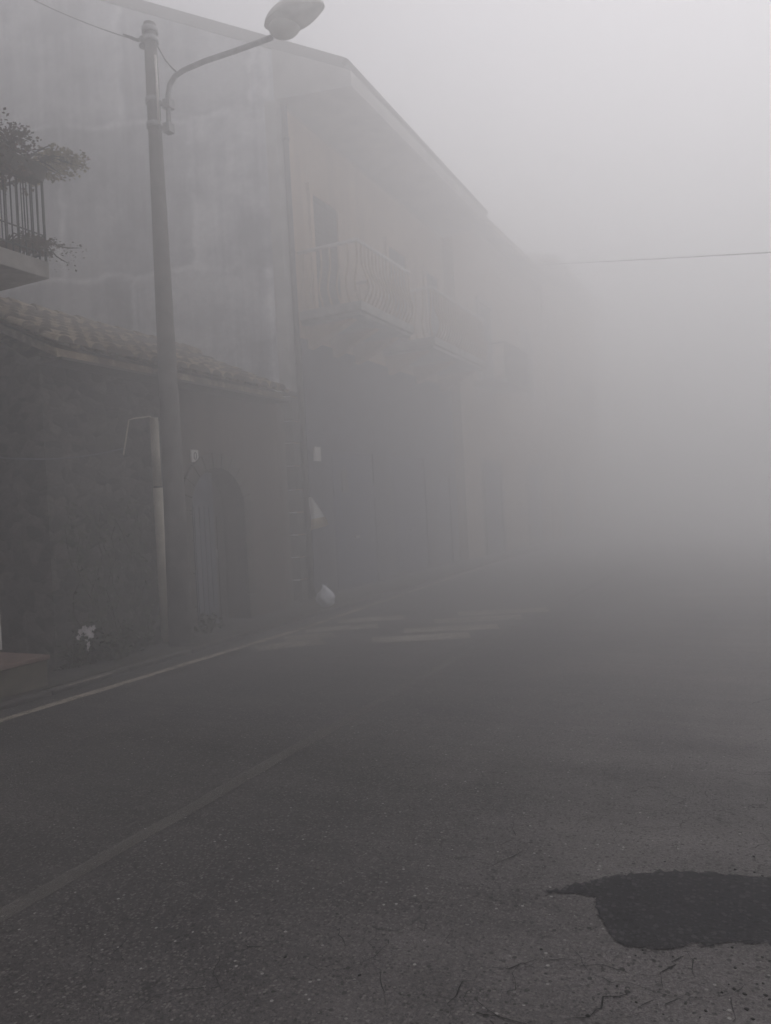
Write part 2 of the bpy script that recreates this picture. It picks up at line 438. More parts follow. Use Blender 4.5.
# cracks
def crack(m, pts, w):
    P = []
    for a, b in zip(pts[:-1], pts[1:]):
        n = max(2, int((b - a).length / .03))
        for k in range(n):
            q = a.lerp(b, k / n); P.append(q + Vector((R.gauss(0, .009), R.gauss(0, .009), 0)))
    P.append(pts[-1]); prev = None; N = len(P)
    for i, p in enumerate(P):
        d = (P[min(i + 1, N - 1)] - P[max(i - 1, 0)]).normalized(); s_ = Vector((-d.y, d.x, 0))
        ww = w * .5 * R.choice([.25, .5, .8, 1.0, 1.3]) * min(1, .25 + 3 * min(i, N - 1 - i) / N) * .5
        cur = (m.bm.verts.new((p.x + s_.x * ww, p.y + s_.y * ww, .0035)), m.bm.verts.new((p.x - s_.x * ww, p.y - s_.y * ww, .0035)))
        if prev and R.random() > .12: m.bm.faces.new((prev[0], prev[1], cur[1], cur[0]))
        prev = cur
m = MB()
for fn, pts, w in [
    (A, [(540, 296), (500, 335), (430, 380), (436, 410), (420, 432)], .010),
    (A, [(350, 436), (260, 465), (205, 512), (160, 528), (80, 545)], .010),
    (A, [(140, 366), (265, 362), (390, 384), (430, 380)], .005),
    (A, [(771, 360), (720, 385), (660, 440), (650, 534)], .006),
    (A, [(260, 310), (268, 330)], .006), (A, [(300, 515), (400, 512)], .005),
    (B, [(225, 320), (300, 331), (352, 325), (500, 328)], .009), (B, [(640, 324), (720, 326)], .006), (B, [(610, 399), (650, 402)], .006),
    (B, [(205, 368), (130, 400), (90, 455), (45, 492), (50, 552)], .008),
    (B, [(168, 430), (130, 480), (124, 530), (180, 550), (260, 566), (400, 586), (560, 592)], .009),
    (B, [(0, 222), (50, 180), (60, 160)], .006),
    (Cz, [(694, 93), (730, 79), (771, 70), (840, 66)], .030), (Cz, [(610, 84), (640, 70)], .012),
    (Cz, [(560, 332), (700, 345), (771, 338), (850, 330)], .014), (Cz, [(720, 347), (771, 341), (830, 338)], .018),
    (Cz, [(185, 430), (235, 436), (290, 428), (410, 412)], .010), (Cz, [(60, 520), (130, 503), (165, 490)], .009),
    (Cz, [(590, 622), (622, 628)], .010), (Cz, [(430, 650), (425, 600), (440, 540), (470, 470), (510, 300)], .005),
    (Dz, [(470, 434), (505, 438)], .010), (Dz, [(360, 330), (420, 318)], .006), (Dz, [(690, 165), (715, 155)], .007)]:
    crack(m, [fn(p) for p in pts], w)
rc = random.Random(23)
for k in range(46):                                    # hairlines wandering off between the larger ones
    q = on_z(rc.uniform(470, 800), rc.uniform(770, 1040)) if k < 30 else on_z(rc.uniform(60, 470), rc.uniform(860, 1040))
    a = rc.uniform(0, 6.28); pts = [Vector(q)]
    for j in range(rc.randint(4, 10)):
        a += rc.gauss(0, .45); pts.append(pts[-1] + Vector((math.cos(a), math.sin(a), 0)) * rc.uniform(.03, .09))
    crack(m, pts, rc.uniform(.004, .008))
struct(m.build('road_cracks', M['crack']))
# loose crumbs of asphalt, each its own small lump
def crumb_mesh(k):
    m = MB(); rr = random.Random(k)
    m.blob((0, 0, .3), 1, .8, .6, None, 8, 5, lambda q: q * rr.uniform(.75, 1.15)); return m
crumbs = [(A, p, s) for p, s in [((65, 305), 8), ((298, 418), 5), ((357, 468), 6), ((470, 328), 6), ((355, 325), 5), ((377, 308), 6), ((652, 300), 8),
    ((661, 362), 8), ((685, 350), 5), ((641, 413), 5), ((620, 438), 6), ((658, 428), 9), ((690, 443), 9), ((728, 412), 5), ((745, 330), 7), ((768, 342), 7),
    ((747, 410), 6), ((755, 447), 9), ((767, 460), 7), ((696, 490), 10), ((715, 520), 8), ((571, 495), 7), ((552, 515), 4), ((440, 505), 5), ((208, 510), 9)]]
crumbs += [(Cz, p, s) for p, s in [((475, 284), 7), ((193, 640), 6), ((383, 664), 7), ((640, 693), 8), ((708, 645), 8), ((710, 703), 8), ((740, 716), 7), ((285, 590), 5)]]
crumbs += [(Dz, (550, 457), 9), (Dz, (693, 492), 8), (B, (487, 238), 7)]
protos = None
for i, (fn, p, s) in enumerate(crumbs):
    q = fn(p)
    if protos is None:
        o = protos = crumb_mesh(3).build('asphalt_crumb', M['crack'])
        tag(o, 'small black crumb of loose asphalt lying on the worn road near the patch', 'asphalt crumb', 'loose asphalt crumbs on the road')
    else:
        o = protos.copy(); COL.objects.link(o)
    o.location = (q.x, q.y, 0); o.rotation_euler.z = R.uniform(0, 6.28)
    k = s * .001 * .85; o.scale = (k, k, k * .6)

# ------------------------------------------------------------------ tall house at the corner
XT = -7.15; YC = 11.3
def ysk(x): return YC + .367 * (x - XT)                # the gable wall runs slightly askew to the road
nsk = Vector((.367, -1, 0)).normalized()
tip = on_plane(345, 58, Vector((XT, YC, 0)), nsk)
XE = tip.x                                             # eave line over the road
rk = on_plane(140, 0, Vector((XT, YC, 0)), nsk)
S = (rk.z - tip.z) / (tip.x - rk.x)
XR = -16.0
def zroof(x): return tip.z + S * (tip.x - x) if x > XR else tip.z + S * (tip.x - XR) - S * (XR - x)
YE = 19.4
house = thing('corner_house', 'tall two storey corner house with bare streaked grey gable wall above the low tiled house', 'house', (-9, 14, 0))
TH = .22
ring = [(XT, YC), (XT, YE), (XR, YE), (-24, YE), (-24, ysk(-24)), (XR, ysk(XR))]
m = MB()
bot = [Vector((x, y, -.01)) for x, y in ring]; top = [Vector((x, y, zroof(x) - TH)) for x, y in ring]
m.hexa(bot, top)
for f in m.bm.faces: f.material_index = 0
m.bm.faces.ensure_lookup_table()
for f in m.bm.faces:
    c = f.calc_center_median()
    if abs(c.x - XT) < .05: f.material_index = 1
m.build('wall', [M['gable'], M['cream']], house)
# ground floor facing, darker, set proud of the upper wall
ZF = 5.0
# roof
m = MB()
n0, n1 = -.06, .12
def rp(x, y, dz): return Vector((x, y, zroof(x) + dz))
xa = [XE, XR, -24.8]
for a, b in zip(xa[:-1], xa[1:]):
    m.hexa([rp(a, ysk(a) - .03, -TH + .02), rp(a, YE + .1, -TH + .02), rp(b, YE + .1, -TH + .02), rp(b, ysk(b) - .03, -TH + .02)],
           [rp(a, ysk(a) - .03, 0), rp(a, YE + .1, 0), rp(b, YE + .1, 0), rp(b, ysk(b) - .03, 0)])
roof = m.build('roof', M['roof_edge'], house)
# pale plastered strip and boxed end under the overhang
m = MB()
m.hexa([(XT + .004, ysk(XT) - .01, tip.z - .60), (XE + .10, ysk(XE) - .01, tip.z - .52), (XE + .10, YE, tip.z - .52), (XT + .004, YE, tip.z - .60)],
       [(XT + .004, ysk(XT) - .01, zroof(XT) - TH + .016), (XE + .10, ysk(XE) - .01, zroof(XE + .10) - TH + .016), (XE + .10, YE, zroof(XE + .10) - TH + .016), (XT + .004, YE, zroof(XT) - TH + .016)])
m.build('soffit', M['soffit'], house)
m = MB()                                               # gutter along the eave
m.tube([(XE + .05, ysk(XE) - .1, tip.z - .13), (XE + .05, YE + .1, tip.z - .15)], .065, 8)
m.build('gutter', M['pipe'], house)
# pale corner strip
m = MB(); zq = 3.75
m.prism([(XT + .03, ysk(XT) - .03), (XT + .03, ysk(XT) + .30), (XT - .05, ysk(XT) + .30), (XT - .05, ysk(XT - .05) + .02), (XT - .16, ysk(XT - .16) + .02), (XT - .16, ysk(XT - .16) - .03)], zq, tip.z - .62)
m.build('corner_strip', M['gable_light'], house)
# quoins up to the first floor
m = MB(); z = 0.0; k = 0
while z < zq - .1:
    h_ = R.uniform(.36, .44); h_ = min(h_, zq - z)
    a, b = ((.34, .34) if k % 2 else (.24, .58)); d = R.uniform(.045, .06)
    a += R.uniform(-.04, .04); b += R.uniform(-.04, .04)
    m.prism([(XT + d, ysk(XT) - d), (XT + d, ysk(XT) + a), (XT - .03, ysk(XT) + a), (XT - .03, ysk(XT) + .02), (XT - b, ysk(XT - b) + .02), (XT - b, ysk(XT - b) - d)], z + .01, z + h_ - .012)
    z += h_; k += 1
m.build('corner_quoins', M['stone'], house, bevel=.014)
# darker ground floor facing with openings
doors = [(12.55, 14.35, 2.75), (15.3, 17.2, 2.75), (17.9, 18.9, 2.35)]
m = MB(); ys = 11.70; zt = 4.75
for (a, b, h_) in doors:
    m.box(XT - .05, XT + .05, ys, a, -.01, zt); m.box(XT - .05, XT + .05, a, b, h_, zt); ys = b
m.box(XT - .05, XT + .05, ys, YE, -.01, zt)
m.build('base_facing', M['lavastone'], house)
for i, (a, b, h_) in enumerate(doors):
    m = MB(); m.box(XT - .03, XT + .012, a + .003, b - .003, .0, h_ - .003)
    nb = 6
    for k in range(nb):                                # raised horizontal panels
        z0 = .06 + k * (h_ - .1) / nb
        m.box(XT + .012, XT + .028, a + .06, b - .06, z0 + .02, z0 + (h_ - .1) / nb - .02)
    d = m.build('garage_door' if i < 2 else 'door', M['blue_door'], house)
    m = MB(); m.box(XT + .028, XT + .06, (a + b) / 2 - .09, (a + b) / 2 + .09, 1.02, 1.06); m.build('handle', M['galv'], d)
# upper windows with shutters and stone frames
for (yc, w_, z0, z1) in [(12.85, .95, 5.2, 7.6), (16.2, .95, 5.2, 7.6), (18.4, .8, 6.0, 7.6)]:
    m = MB()
    for q in (0, 1):
        ya = yc - w_ / 2 + q * w_ / 2
        m.box(XT - .02, XT + .035, ya + .012, ya + w_ / 2 - .012, z0, z1)
        n = int((z1 - z0) / .11)
        for k in range(n):
            m.box(XT + .035, XT + .048, ya + .05, ya + w_ / 2 - .05, z0 + .04 + k * (z1 - z0 - .05) / n, z0 + .10 + k * (z1 - z0 - .05) / n)
    sh = m.build('shutter', M['shutter'], house)
    m = MB()
    m.box(XT - .02, XT + .06, yc - w_ / 2 - .12, yc - w_ / 2 - .003, z0, z1); m.box(XT - .02, XT + .06, yc + w_ / 2 + .003, yc + w_ / 2 + .12, z0, z1)
    m.box(XT - .02, XT + .075, yc - w_ / 2 - .16, yc + w_ / 2 + .16, z1 + .003, z1 + .16)
    m.build('frame', M['cream'], sh)
# two balconies with bellied railings
XB = -5.88
def balcony(parent, ya, yb, name='balcony'):
    zs = 5.08; m = MB()
    m.box(XT - .05, XB, ya, yb, zs, zs + .17)
    m.box(XT - .05, XB - .06, ya + .06, yb - .06, zs - .07, zs - .002)
    sl = m.build(name, M['slab'], parent, bevel=.015)
    for yy in (ya + .25, (ya + yb) / 2, yb - .25):     # stone brackets
        m = MB()
        m.hexa([(XT, yy - .09, zs - .50), (XT + .16, yy - .09, zs - .46), (XT + .16, yy + .09, zs - .46), (XT, yy + .09, zs - .50)],
               [(XT, yy - .09, zs - .075), (XB - .25, yy - .09, zs - .075), (XB - .25, yy + .09, zs - .075), (XT, yy + .09, zs - .075)])
        m.build('bracket', M['cream'], sl, bevel=.01)
    zt = zs + 1.24; m = MB()
    def bar(x, y, ox, oy):
        prof = [(0, .17), (.03, .22), (.10, .34), (.13, .46), (.10, .60), (.04, .74), (0, .88), (-.005, 1.0), (0, 1.22)]
        pr = [Vector((x + ox * a, y + oy * a, zs + b)) for a, b in prof]
        m.tube(pr, .021, 6)
    n = 6
    for k in range(n + 1): bar(XT + .12 + (XB - XT - .18) * k / n, ya + .05, 0, -1)
    for k in range(n + 1): bar(XT + .12 + (XB - XT - .18) * k / n, yb - .05, 0, 1)
    n = int((yb - ya) / .155)
    for k in range(1, n): bar(XB - .05, ya + .05 + (yb - ya - .1) * k / n, 1, 0)
    rl = m.build('railing', M['cream_iron'], sl)
    m = MB()
    m.tube([(XT + .01, ya + .05, zt), (XB - .05, ya + .05, zt), (XB - .05, yb - .05, zt), (XT + .01, yb - .05, zt)], .038, 8)
    m.build('handrail', M['pale_rail'], rl)
    return sl
balcony(house, 11.75, 14.1); balcony(house, 15.2, 18.9)
# dark downpipe at the corner
m = MB()
m.tube([(XT + .12, 11.44, .05), (XT + .12, 11.44, 3.2), (XT + .10, 11.44, tip.z - .66)], .05, 10)
for z in (.8, 2.4, 4.2, 6.2, 8.2): m.tube([(XT + .11, 11.44, z), (XT + .11, 11.44, z + .05)], .062, 10)
m.build('downpipe', M['pipe'], house)
# meter box and enamel plate on the corner
q = on_x(317, 454, XT + .09)
m = MB(); m.box(XT + .062, XT + .12, q.y - .10, q.y + .10, q.z - .13, q.z + .13); m.build('meter_box', M['white_plastic'], house, bevel=.01)
q = on_x(345, 481, XT + .07)
m = MB(); m.box(XT + .05, XT + .075, q.y - .11, q.y + .11, q.z - .22, q.z + .22); m.build('notice_plate', M['stone'], house, bevel=.005)

# ------------------------------------------------------------------ row of houses further along, sinking into the fog
def row_house(label, org, ang, length, depth, zeave, ztop, matw, ndoor, seed):
    rr = random.Random(seed)
    t = thing('row_house', label, 'house', (org[0], org[1], 0), 'houses further along the street')
    ca, sa = math.cos(ang), math.sin(ang)
    def g(u, v, z): return Vector((org[0] + u * ca - v * sa, org[1] + u * sa + v * ca, z))   # u toward the road, v along it
    def bx(m, u0, u1, v0_, v1, z0, z1):
        m.hexa([g(u0, v0_, z0), g(u1, v0_, z0), g(u1, v1, z0), g(u0, v1, z0)], [g(u0, v0_, z1), g(u1, v0_, z1), g(u1, v1, z1), g(u0, v1, z1)])
    m = MB()
    m.hexa([g(0, 0, -.01), g(0, length, -.01), g(-depth, length, -.01), g(-depth, 0, -.01)],
           [g(0, 0, zeave - .2), g(0, length, zeave - .2), g(-depth, length, ztop - .2), g(-depth, 0, ztop - .2)])
    m.build('wall', matw, t)
    m = MB()
    m.hexa([g(.6, -.05, zeave - .40), g(.6, length + .05, zeave - .40), g(-depth, length + .05, ztop - .19), g(-depth, -.05, ztop - .19)],
           [g(.6, -.05, zeave - .22), g(.6, length + .05, zeave - .22), g(-depth, length + .05, ztop), g(-depth, -.05, ztop)])
    rf = m.build('roof', M['tile'], t)
    n = max(2, int(length / 3.2))
    for k in range(n):
        v = (k + .5) * length / n
        m = MB(); bx(m, -.05, .03, v - .5, v + .5, 5.2, 7.5); w = m.build('window', M['shutter'], t)
        m = MB(); bx(m, -.05, .07, v - .62, v - .503, 5.2, 7.5); bx(m, -.05, .07, v + .503, v + .62, 5.2, 7.5); bx(m, -.05, .09, v - .66, v + .66, 7.503, 7.65)
        m.build('frame', M['soffit'], w)
        if k % 2 == 0:
            m = MB(); bx(m, -.05, 1.0, v - 1.1, v + 1.1, 4.95, 5.1); b = m.build('balcony', M['slab'], t)
            m = MB()
            for j in range(15):
                vv = v - 1.06 + 2.12 * j / 14
                m.tube([g(.95, vv, 5.1), g(.95, vv, 6.08)], .014, 5)
            m.tube([g(.02, v - 1.06, 6.1), g(.95, v - 1.06, 6.1), g(.95, v + 1.06, 6.1), g(.02, v + 1.06, 6.1)], .025, 6)
            m.build('railing', M['iron'], b)
        m = MB(); bx(m, -.05, .03, v - .7, v + .7, 0, 2.7); d = m.build('door', M['blue_door'], t)
        m = MB(); bx(m, -.05, .08, v - .85, v - .703, 0, 2.85); bx(m, -.05, .08, v + .703, v + .85, 0, 2.85); bx(m, -.05, .08, v - .697, v + .697, 2.703, 2.85)
        m.build('frame', M['stone'], d)
    return t
a2 = math.radians(-1.5)
row_house('ochre two storey row house next beyond the tall corner house, half lost in fog', (XT + .25, 19.55), a2, 9.0, 9.0, 9.95, 12.4, M['ochre'], 3, 4)
row_house('last house of the street, a faint grey shape ending in fog', (XT + .30 + 9.1 * math.sin(-a2), 19.55 + 9.1 * math.cos(a2)), math.radians(-2), 9.5, 9.0, 11.0, 13.2, M['cream'], 2, 9)

# ------------------------------------------------------------------ low stone house with tiled roof
XL = -6.8; Y0 = 5.75
def yend(x): return min(ysk(x) - .06, 10.3 + 2.2 * max(0, XL - x))
ridge_x = -8.7; ez = 3.50
XO = -6.45
rz = on_x(60, 321, ridge_x).z
low = thing('low_house', 'low dark stone house with mossy clay tile roof beside the lamp post', 'house', (-8.5, 8, 0))
dq = on_x(190, 640, XL); da = on_x(193, 560, XL).y; db = on_x(246, 560, XL).y
ztop_door = on_x(218, 468, XL).z
ya, yb = da, db; rad = (yb - ya) / 2; spring = ztop_door - rad
# wall: rubble to the left of the pole, brown render to the right, with a real arched opening
m = MB()
zw = ez - .06
ysplit = on_x(176, 560, XL).y
m.mi = 0
m.box(-7.25, XL, Y0, ysplit, -.01, zw)
m.mi = 1
m.box(-7.25, XL - .015, ysplit, ya, -.01, zw)
m.hexa([(-7.25, yb, -.01), (XL - .015, yb, -.01), (XL - .015, yend(XL), -.01), (-7.25, yend(-7.25), -.01)], [(-7.25, yb, zw), (XL - .015, yb, zw), (XL - .015, yend(XL), zw), (-7.25, yend(-7.25), zw)])
arc = [(ya + rad - rad * math.cos(PI * k / 12), spring + rad * math.sin(PI * k / 12)) for k in range(13)]
for (y1, z1), (y2, z2) in zip(arc[:-1], arc[1:]):
    m.hexa([(-7.25, y1, z1), (XL - .015, y1, z1), (XL - .015, y2, z2), (-7.25, y2, z2)],
           [(-7.25, y1, zw), (XL - .015, y1, zw), (XL - .015, y2, zw), (-7.25, y2, zw)])
m.mi = 0
# back body under the roof
m.hexa([(-7.255, Y0, -.01), (-7.255, yend(-7.255), -.01), (-10.6, yend(-10.6), -.01), (-10.6, Y0, -.01)],
       [(-7.255, Y0, zw), (-7.255, yend(-7.255), zw), (-10.6, yend(-10.6), zw), (-10.6, Y0, zw)])
# gable infill under the ridge, near end
m.poly([(-7.0, Y0, zw), (ridge_x, Y0, rz - .05), (-10.4, Y0, zw)])
m.build('wall', [M['rubble'], M['brownwall']], low)
# arched stone surround
m = MB()
for s_, yy in ((-1, ya), (1, yb)):
    z = 0
    while z < spring - .02:
        h_ = min(R.uniform(.34, .46), spring - z); wd = R.uniform(.17, .23)
        m.box(XL - .12, XL + .03, min(yy, yy + s_ * wd), max(yy, yy + s_ * wd), z + .006, z + h_ - .006); z += h_
for k in range(11):
    a0, a1 = PI * k / 11 + .004, PI * (k + 1) / 11 - .004
    pts = []
    for rr_, aa in ((rad, a0), (rad + .22, a0), (rad + .22, a1), (rad, a1)):
        pts.append((ya + rad - rr_ * math.cos(aa), spring + rr_ * math.sin(aa)))
    m.hexa([(XL - .12, y, z) for y, z in pts], [(XL + .035, y, z) for y, z in pts])
m.build('door_surround', M['surround'], low, bevel=.01)
# door leaf, set back in the reveal: one faded blue leaf ajar beside a dark one
wd_ = yb - ya; d0 = ya + .27 * wd_; d1 = ya + .66 * wd_
m = MB(); m.box(-7.10, -7.03, d0 + .005, d1 - .005, .02, ztop_door - .05)
for k in range(4): m.box(-7.03, -7.015, d0 + .02 + k * (d1 - d0 - .04) / 4, d0 + .008 + (k + 1) * (d1 - d0 - .04) / 4, .1, spring + .05)
dl = m.build('door', M['blue_leaf'], low, label='faded blue door leaf')
m = MB(); m.tube([(-7.02, d1 - .06, 1.0), (-6.97, d1 - .06, 1.0), (-6.97, d1 - .06, 1.12), (-7.02, d1 - .06, 1.12)], .012, 6); m.build('handle', M['galv'], dl)
m = MB()
for a_, b_ in ((ya + .005, d0 - .005), (d1 + .005, yb - .005)):
    m.box(-7.24, -7.17, a_, b_, 0, ztop_door); n_ = 2
    for k in range(n_): m.box(-7.17, -7.155, a_ + .02 + k * (b_ - a_ - .02) / n_, a_ + (k + 1) * (b_ - a_ - .02) / n_, .1, spring - .1)
m.build('side_panel', M['shutter'], low)
# house number plate with a figure
q = on_x(194.5, 456, XL)
m = MB(); m.box(XL - .017, XL + .012, q.y - .07, q.y + .07, q.z - .085, q.z + .085); npl = m.build('number_plate', M['white_plastic'], low, bevel=.004)
m = MB(); m.tube([(XL + .014, q.y + .026 * math.cos(k * PI / 8), q.z + .048 * math.sin(k * PI / 8)) for k in range(17)], .006, 5); m.build('numeral', M['pipe'], npl)
# pale conduit climbing the wall, with a bent tail at the top
a = on_x(165, 647, XL + .10); b = on_x(159, 418, XL + .10)
yy = (a.y + b.y) / 2; zt_ = b.z; zj = on_x(162, 487, XL + .10).z
m = MB()
m.tube([(XL + .07, yy, .03), (XL + .07, yy, zj - .01)], .062, 12)
m.tube([(XL + .07, yy, zj + .01), (XL + .07, yy, zt_)], .055, 12)
m.mi = 1; m.tube([(XL + .07, yy, zj - .012), (XL + .07, yy, zj + .012)], .050, 12)
m.build('conduit', [M['conduit'], M['pipe']], low)
b2 = on_x(128, 419, XL + .04); b3 = on_x(124, 455, XL + .04)
m = MB(); m.tube([(XL + .07, yy, zt_ - .03), (XL + .06, yy - .05, zt_ + .015), (XL + .03, b2.y + .12, b2.z + .02), (XL + .03, b2.y + .02, b2.z - .01), (XL + .03, b3.y, b3.z)], .010, 6)
m.build('wall_cable', M['conduit'], low)
# blue-grey cable sagging along the wall
c1 = on_x(0, 458, XL + .03); c2 = on_x(125, 448, XL + .03)
m = MB(); m.tube([Vector((XL + .025, c1.y + (c2.y - c1.y) * k / 10, c1.z + (c2.z - c1.z) * k / 10 - .06 * math.sin(PI * k / 10))) for k in range(11)], .009, 6)
m.build('slack_cable', M['blue_leaf'], low)
# tiled roof: real barrel tiles laid in courses
sl = (rz - ez) / (XO - ridge_x)
L = math.hypot(XO - ridge_x, rz - ez); dirx = -(XO - ridge_x) / L; dirz = (rz - ez) / L
m = MB()
def ey(x): return min(ysk(x) - .04, 10.02 + 1.7 * max(0, XO - x))
m.hexa([(XO - .03, Y0 - .05, ez - .12), (XO - .03, ey(XO), ez - .12), (ridge_x, ey(ridge_x), rz - .12), (ridge_x, Y0 - .05, rz - .12)],
       [(XO - .03, Y0 - .05, ez - .03), (XO - .03, ey(XO), ez - .03), (ridge_x, ey(ridge_x), rz - .03), (ridge_x, Y0 - .05, rz - .03)])
m.hexa([(ridge_x, Y0 - .05, rz - .12), (ridge_x, ey(ridge_x), rz - .12), (-10.9, ey(-10.9), ez - .15), (-10.9, Y0 - .05, ez - .15)],
       [(ridge_x, Y0 - .05, rz - .03), (ridge_x, ey(ridge_x), rz - .03), (-10.9, ey(-10.9), ez - .03), (-10.9, Y0 - .05, ez - .03)])
rows_ = int(L / .30)
y = Y0
while y < ey(XO) - .06:
    for r_ in range(rows_ + 1):
        s0 = r_ * L / (rows_ + .5) - .05 + R.uniform(-.025, .02); s1 = s0 + .42
        x0, z0 = XO + dirx * s0, ez + dirz * s0; x1, z1 = XO + dirx * s1, ez + dirz * s1
        if y > ey(x1) - .05: continue
        m.mi = R.choice([0, 0, 0, 1, 1, 2, 2]); jy = R.uniform(-.014, .014); lift = R.uniform(0, .014)
        for kind in (0, 1):
            ra, rb = (.100, .078)
            va, vb = [], []
            for k in range(7):
                t_ = PI * k / 6
                cz, cy = math.sin(t_), math.cos(t_)
                if kind == 0:      # covering tile
                    va.append(m.bm.verts.new((x0, y + jy + cy * ra, z0 + .045 + lift + cz * ra * .75))); vb.append(m.bm.verts.new((x1, y + jy + cy * rb, z1 + .02 + cz * rb * .75)))
                else:              # channel tile
                    va.append(m.bm.verts.new((x0, y + .115 + jy + cy * rb, z0 + .06 - cz * rb * .7))); vb.append(m.bm.verts.new((x1, y + .115 + jy + cy * ra, z1 + .045 - cz * ra * .7)))
            for k in range(6):
                f = m.bm.faces.new((va[k], va[k + 1], vb[k + 1], vb[k])); f.smooth = True; f.material_index = m.mi
            if kind == 0: m.bm.faces.new(va[::-1]).material_index = 2  # lower end face of a covering tile always takes the dark tone
    y += .23
# ridge tiles
m.mi = 0
y = Y0
while y < ey(ridge_x) - .3:
    m.tube([(ridge_x, y, rz + .02 + R.uniform(-.01, .01)), (ridge_x, y + .44, rz + .01)], [.12, .10], 10); y += .38
m.build('tiled_roof', [M['tile'], M['tile_pale'], M['tile_dark']], low)
# boarded eave under the tiles
m = MB(); m.box(XL - .02, XO + .02, Y0 - .03, 10.1, ez - .15, ez - .122)
m.build('eave', M['roof_edge'], low)

# ------------------------------------------------------------------ near house (outside the picture on the left), its step and balcony
XN = -7.8; YN = 5.62
near = thing('near_house', 'house at left edge with flowering balcony and tiled doorstep', 'house', (-9, 2, 0))
m = MB(); m.box(-14, XN, -4, YN, -.01, 10.6); m.build('wall', M['brownwall'], near)
m = MB(); m.box(-14.3, XN + .5, -4.3, YN + .1, 10.6, 10.78); m.build('roof', M['tile'], near)
sc = on_z(49, 690)                                     # foot of the step's far corner
sx = sc.x; sy = sc.y
hs = .30
m = MB(); m.mi = 0; m.box(-7.78, sx, 1.6, sy, -.01, hs); m.mi = 1; m.box(-7.78, sx + .02, 1.58, sy + .02, hs + .002, hs + .045)
m.build('doorstep', [M['step_side'], M['brick_step']], near, bevel=.008)
q = on_z(0, 655, hs + .045)
m = MB(); xw = -7.0
p0 = on_x(2.5, 655, xw)
m.box(xw - .04, xw, p0.y - .12, p0.y, hs + .045, hs + .045 + .62); m.box(xw - .8, xw - .04, p0.y - .05, p0.y - .01, hs + .045, hs + .60)
m.build('step_parapet', M['white_paint'], near)
# balcony
bc = on_z(50, 279, 4.2)                                # far outer underside corner
bx_, by_ = bc.x, bc.y
m = MB(); m.box(XN - .05, bx_, 2.2, by_, 4.2, 4.38); bal = m.build('balcony', M['slab'], near, bevel=.012)
m = MB(); zb = 4.38; zr = zb + .94; rx = bx_ - .02; ry = by_ - .02
k = 0
while ry - k * .078 > 2.25:
    m.tube([(rx, ry - k * .078, zb), (rx, ry - k * .078, zr)], .0075 if k else .014, 6); k += 1
for k in range(1, 14):
    m.tube([(rx - k * .080, ry, zb), (rx - k * .080, ry, zr)], .0075, 6)
for z, r_ in ((zr, .018), (zb + .08, .010), (zb + .27, .008)):
    m.tube([(rx, 2.25, z), (rx, ry, z), (XN + .02, ry, z)], r_, 6)
m.build('railing', M['iron'], bal)

# plants
def bush(name, label, cat, base, pot, blobs, leaf, petals=None, group=None, n=900, L=.06, potm='clay_pot', shoots=()):
    t = thing(name, label, cat, base, group); base = Vector(base)
    if pot:
        m = MB(); r_, h_ = pot
        m.tube([base + Vector((0, 0, .0)), base + Vector((0, 0, h_ * .85)), base + Vector((0, 0, h_ * .86)), base + Vector((0, 0, h_))], [r_ * .72, r_ * .96, r_ * 1.08, r_ * 1.08], 14)
        m.build('pot', M[potm], t)
    m = MB(); tops = []
    for c, r_ in blobs:
        c = Vector(c)
        for k in range(5):
            e = c + Vector((R.uniform(-1, 1) * r_[0], R.uniform(-1, 1) * r_[1], R.uniform(-.6, .9) * r_[2]))
            s_ = base + Vector((R.uniform(-.05, .05), R.uniform(-.05, .05), (pot[1] if pot else .0)))
            mid = s_.lerp(e, .5) + Vector((R.uniform(-.08, .08), R.uniform(-.08, .08), .06))
            m.tube([s_, mid, e], [.010, .007, .003], 5, False)
    for pts in shoots: m.tube(pts, [.007] * (len(pts) - 1) + [.002], 5, False)
    m.build('stem', M['stem'], t)
    m = MB(); tot = sum(r_[0] * r_[1] * r_[2] for c, r_ in blobs)
    for c, r_ in blobs:
        c = Vector(c); nn = int(n * r_[0] * r_[1] * r_[2] / tot)
        cl = [Vector((R.gauss(0, .55), R.gauss(0, .55), R.gauss(0, .5))) for _ in range(max(4, nn // 16))]
        for k in range(nn):
            q = R.choice(cl) + Vector((R.gauss(0, .17), R.gauss(0, .17), R.gauss(0, .17)))
            p = c + Vector((q.x * r_[0], q.y * r_[1], q.z * r_[2]))
            d = Vector((R.uniform(-1, 1), R.uniform(-1, 1), R.uniform(-.5, .8)))
            l_ = L * R.uniform(.6, 1.3); m.leaf(p, d, Vector((R.uniform(-.4, .4), R.uniform(-.4, .4), 1)), l_, l_ * .42)
    for pts in shoots:
        for i, p in enumerate(pts[1:]):
            for k in range(10):
                l_ = L * R.uniform(.5, 1.0)
                m.leaf(Vector(p) + Vector((R.gauss(0, .05), R.gauss(0, .05), R.gauss(0, .04))), Vector((R.uniform(-1, 1), R.uniform(-1, 1), R.uniform(-.6, .5))), Vector((0, 0, 1)), l_, l_ * .42)
    m.build('foliage', M[leaf], t)
    if petals:
        m = MB()
        for k in range(petals[1]):
            c, r_ = R.choice(blobs); c = Vector(c)
            p = c + Vector((R.gauss(0, .6) * r_[0], R.gauss(0, .6) * r_[1], R.uniform(-.2, 1.1) * r_[2]))
            for j in range(5):
                a = j * 2 * PI / 5; l_ = petals[2]
                m.leaf(p, Vector((math.cos(a), math.sin(a), .35)), Vector((0, 0, 1)), l_, l_ * .4)
        m.build('blossom', M[petals[0]], t)
    return t
xr = bx_ - .05
def bp(px, py, x): return on_x(px, py, x)
g0 = bp(2, 150, xr - .15)
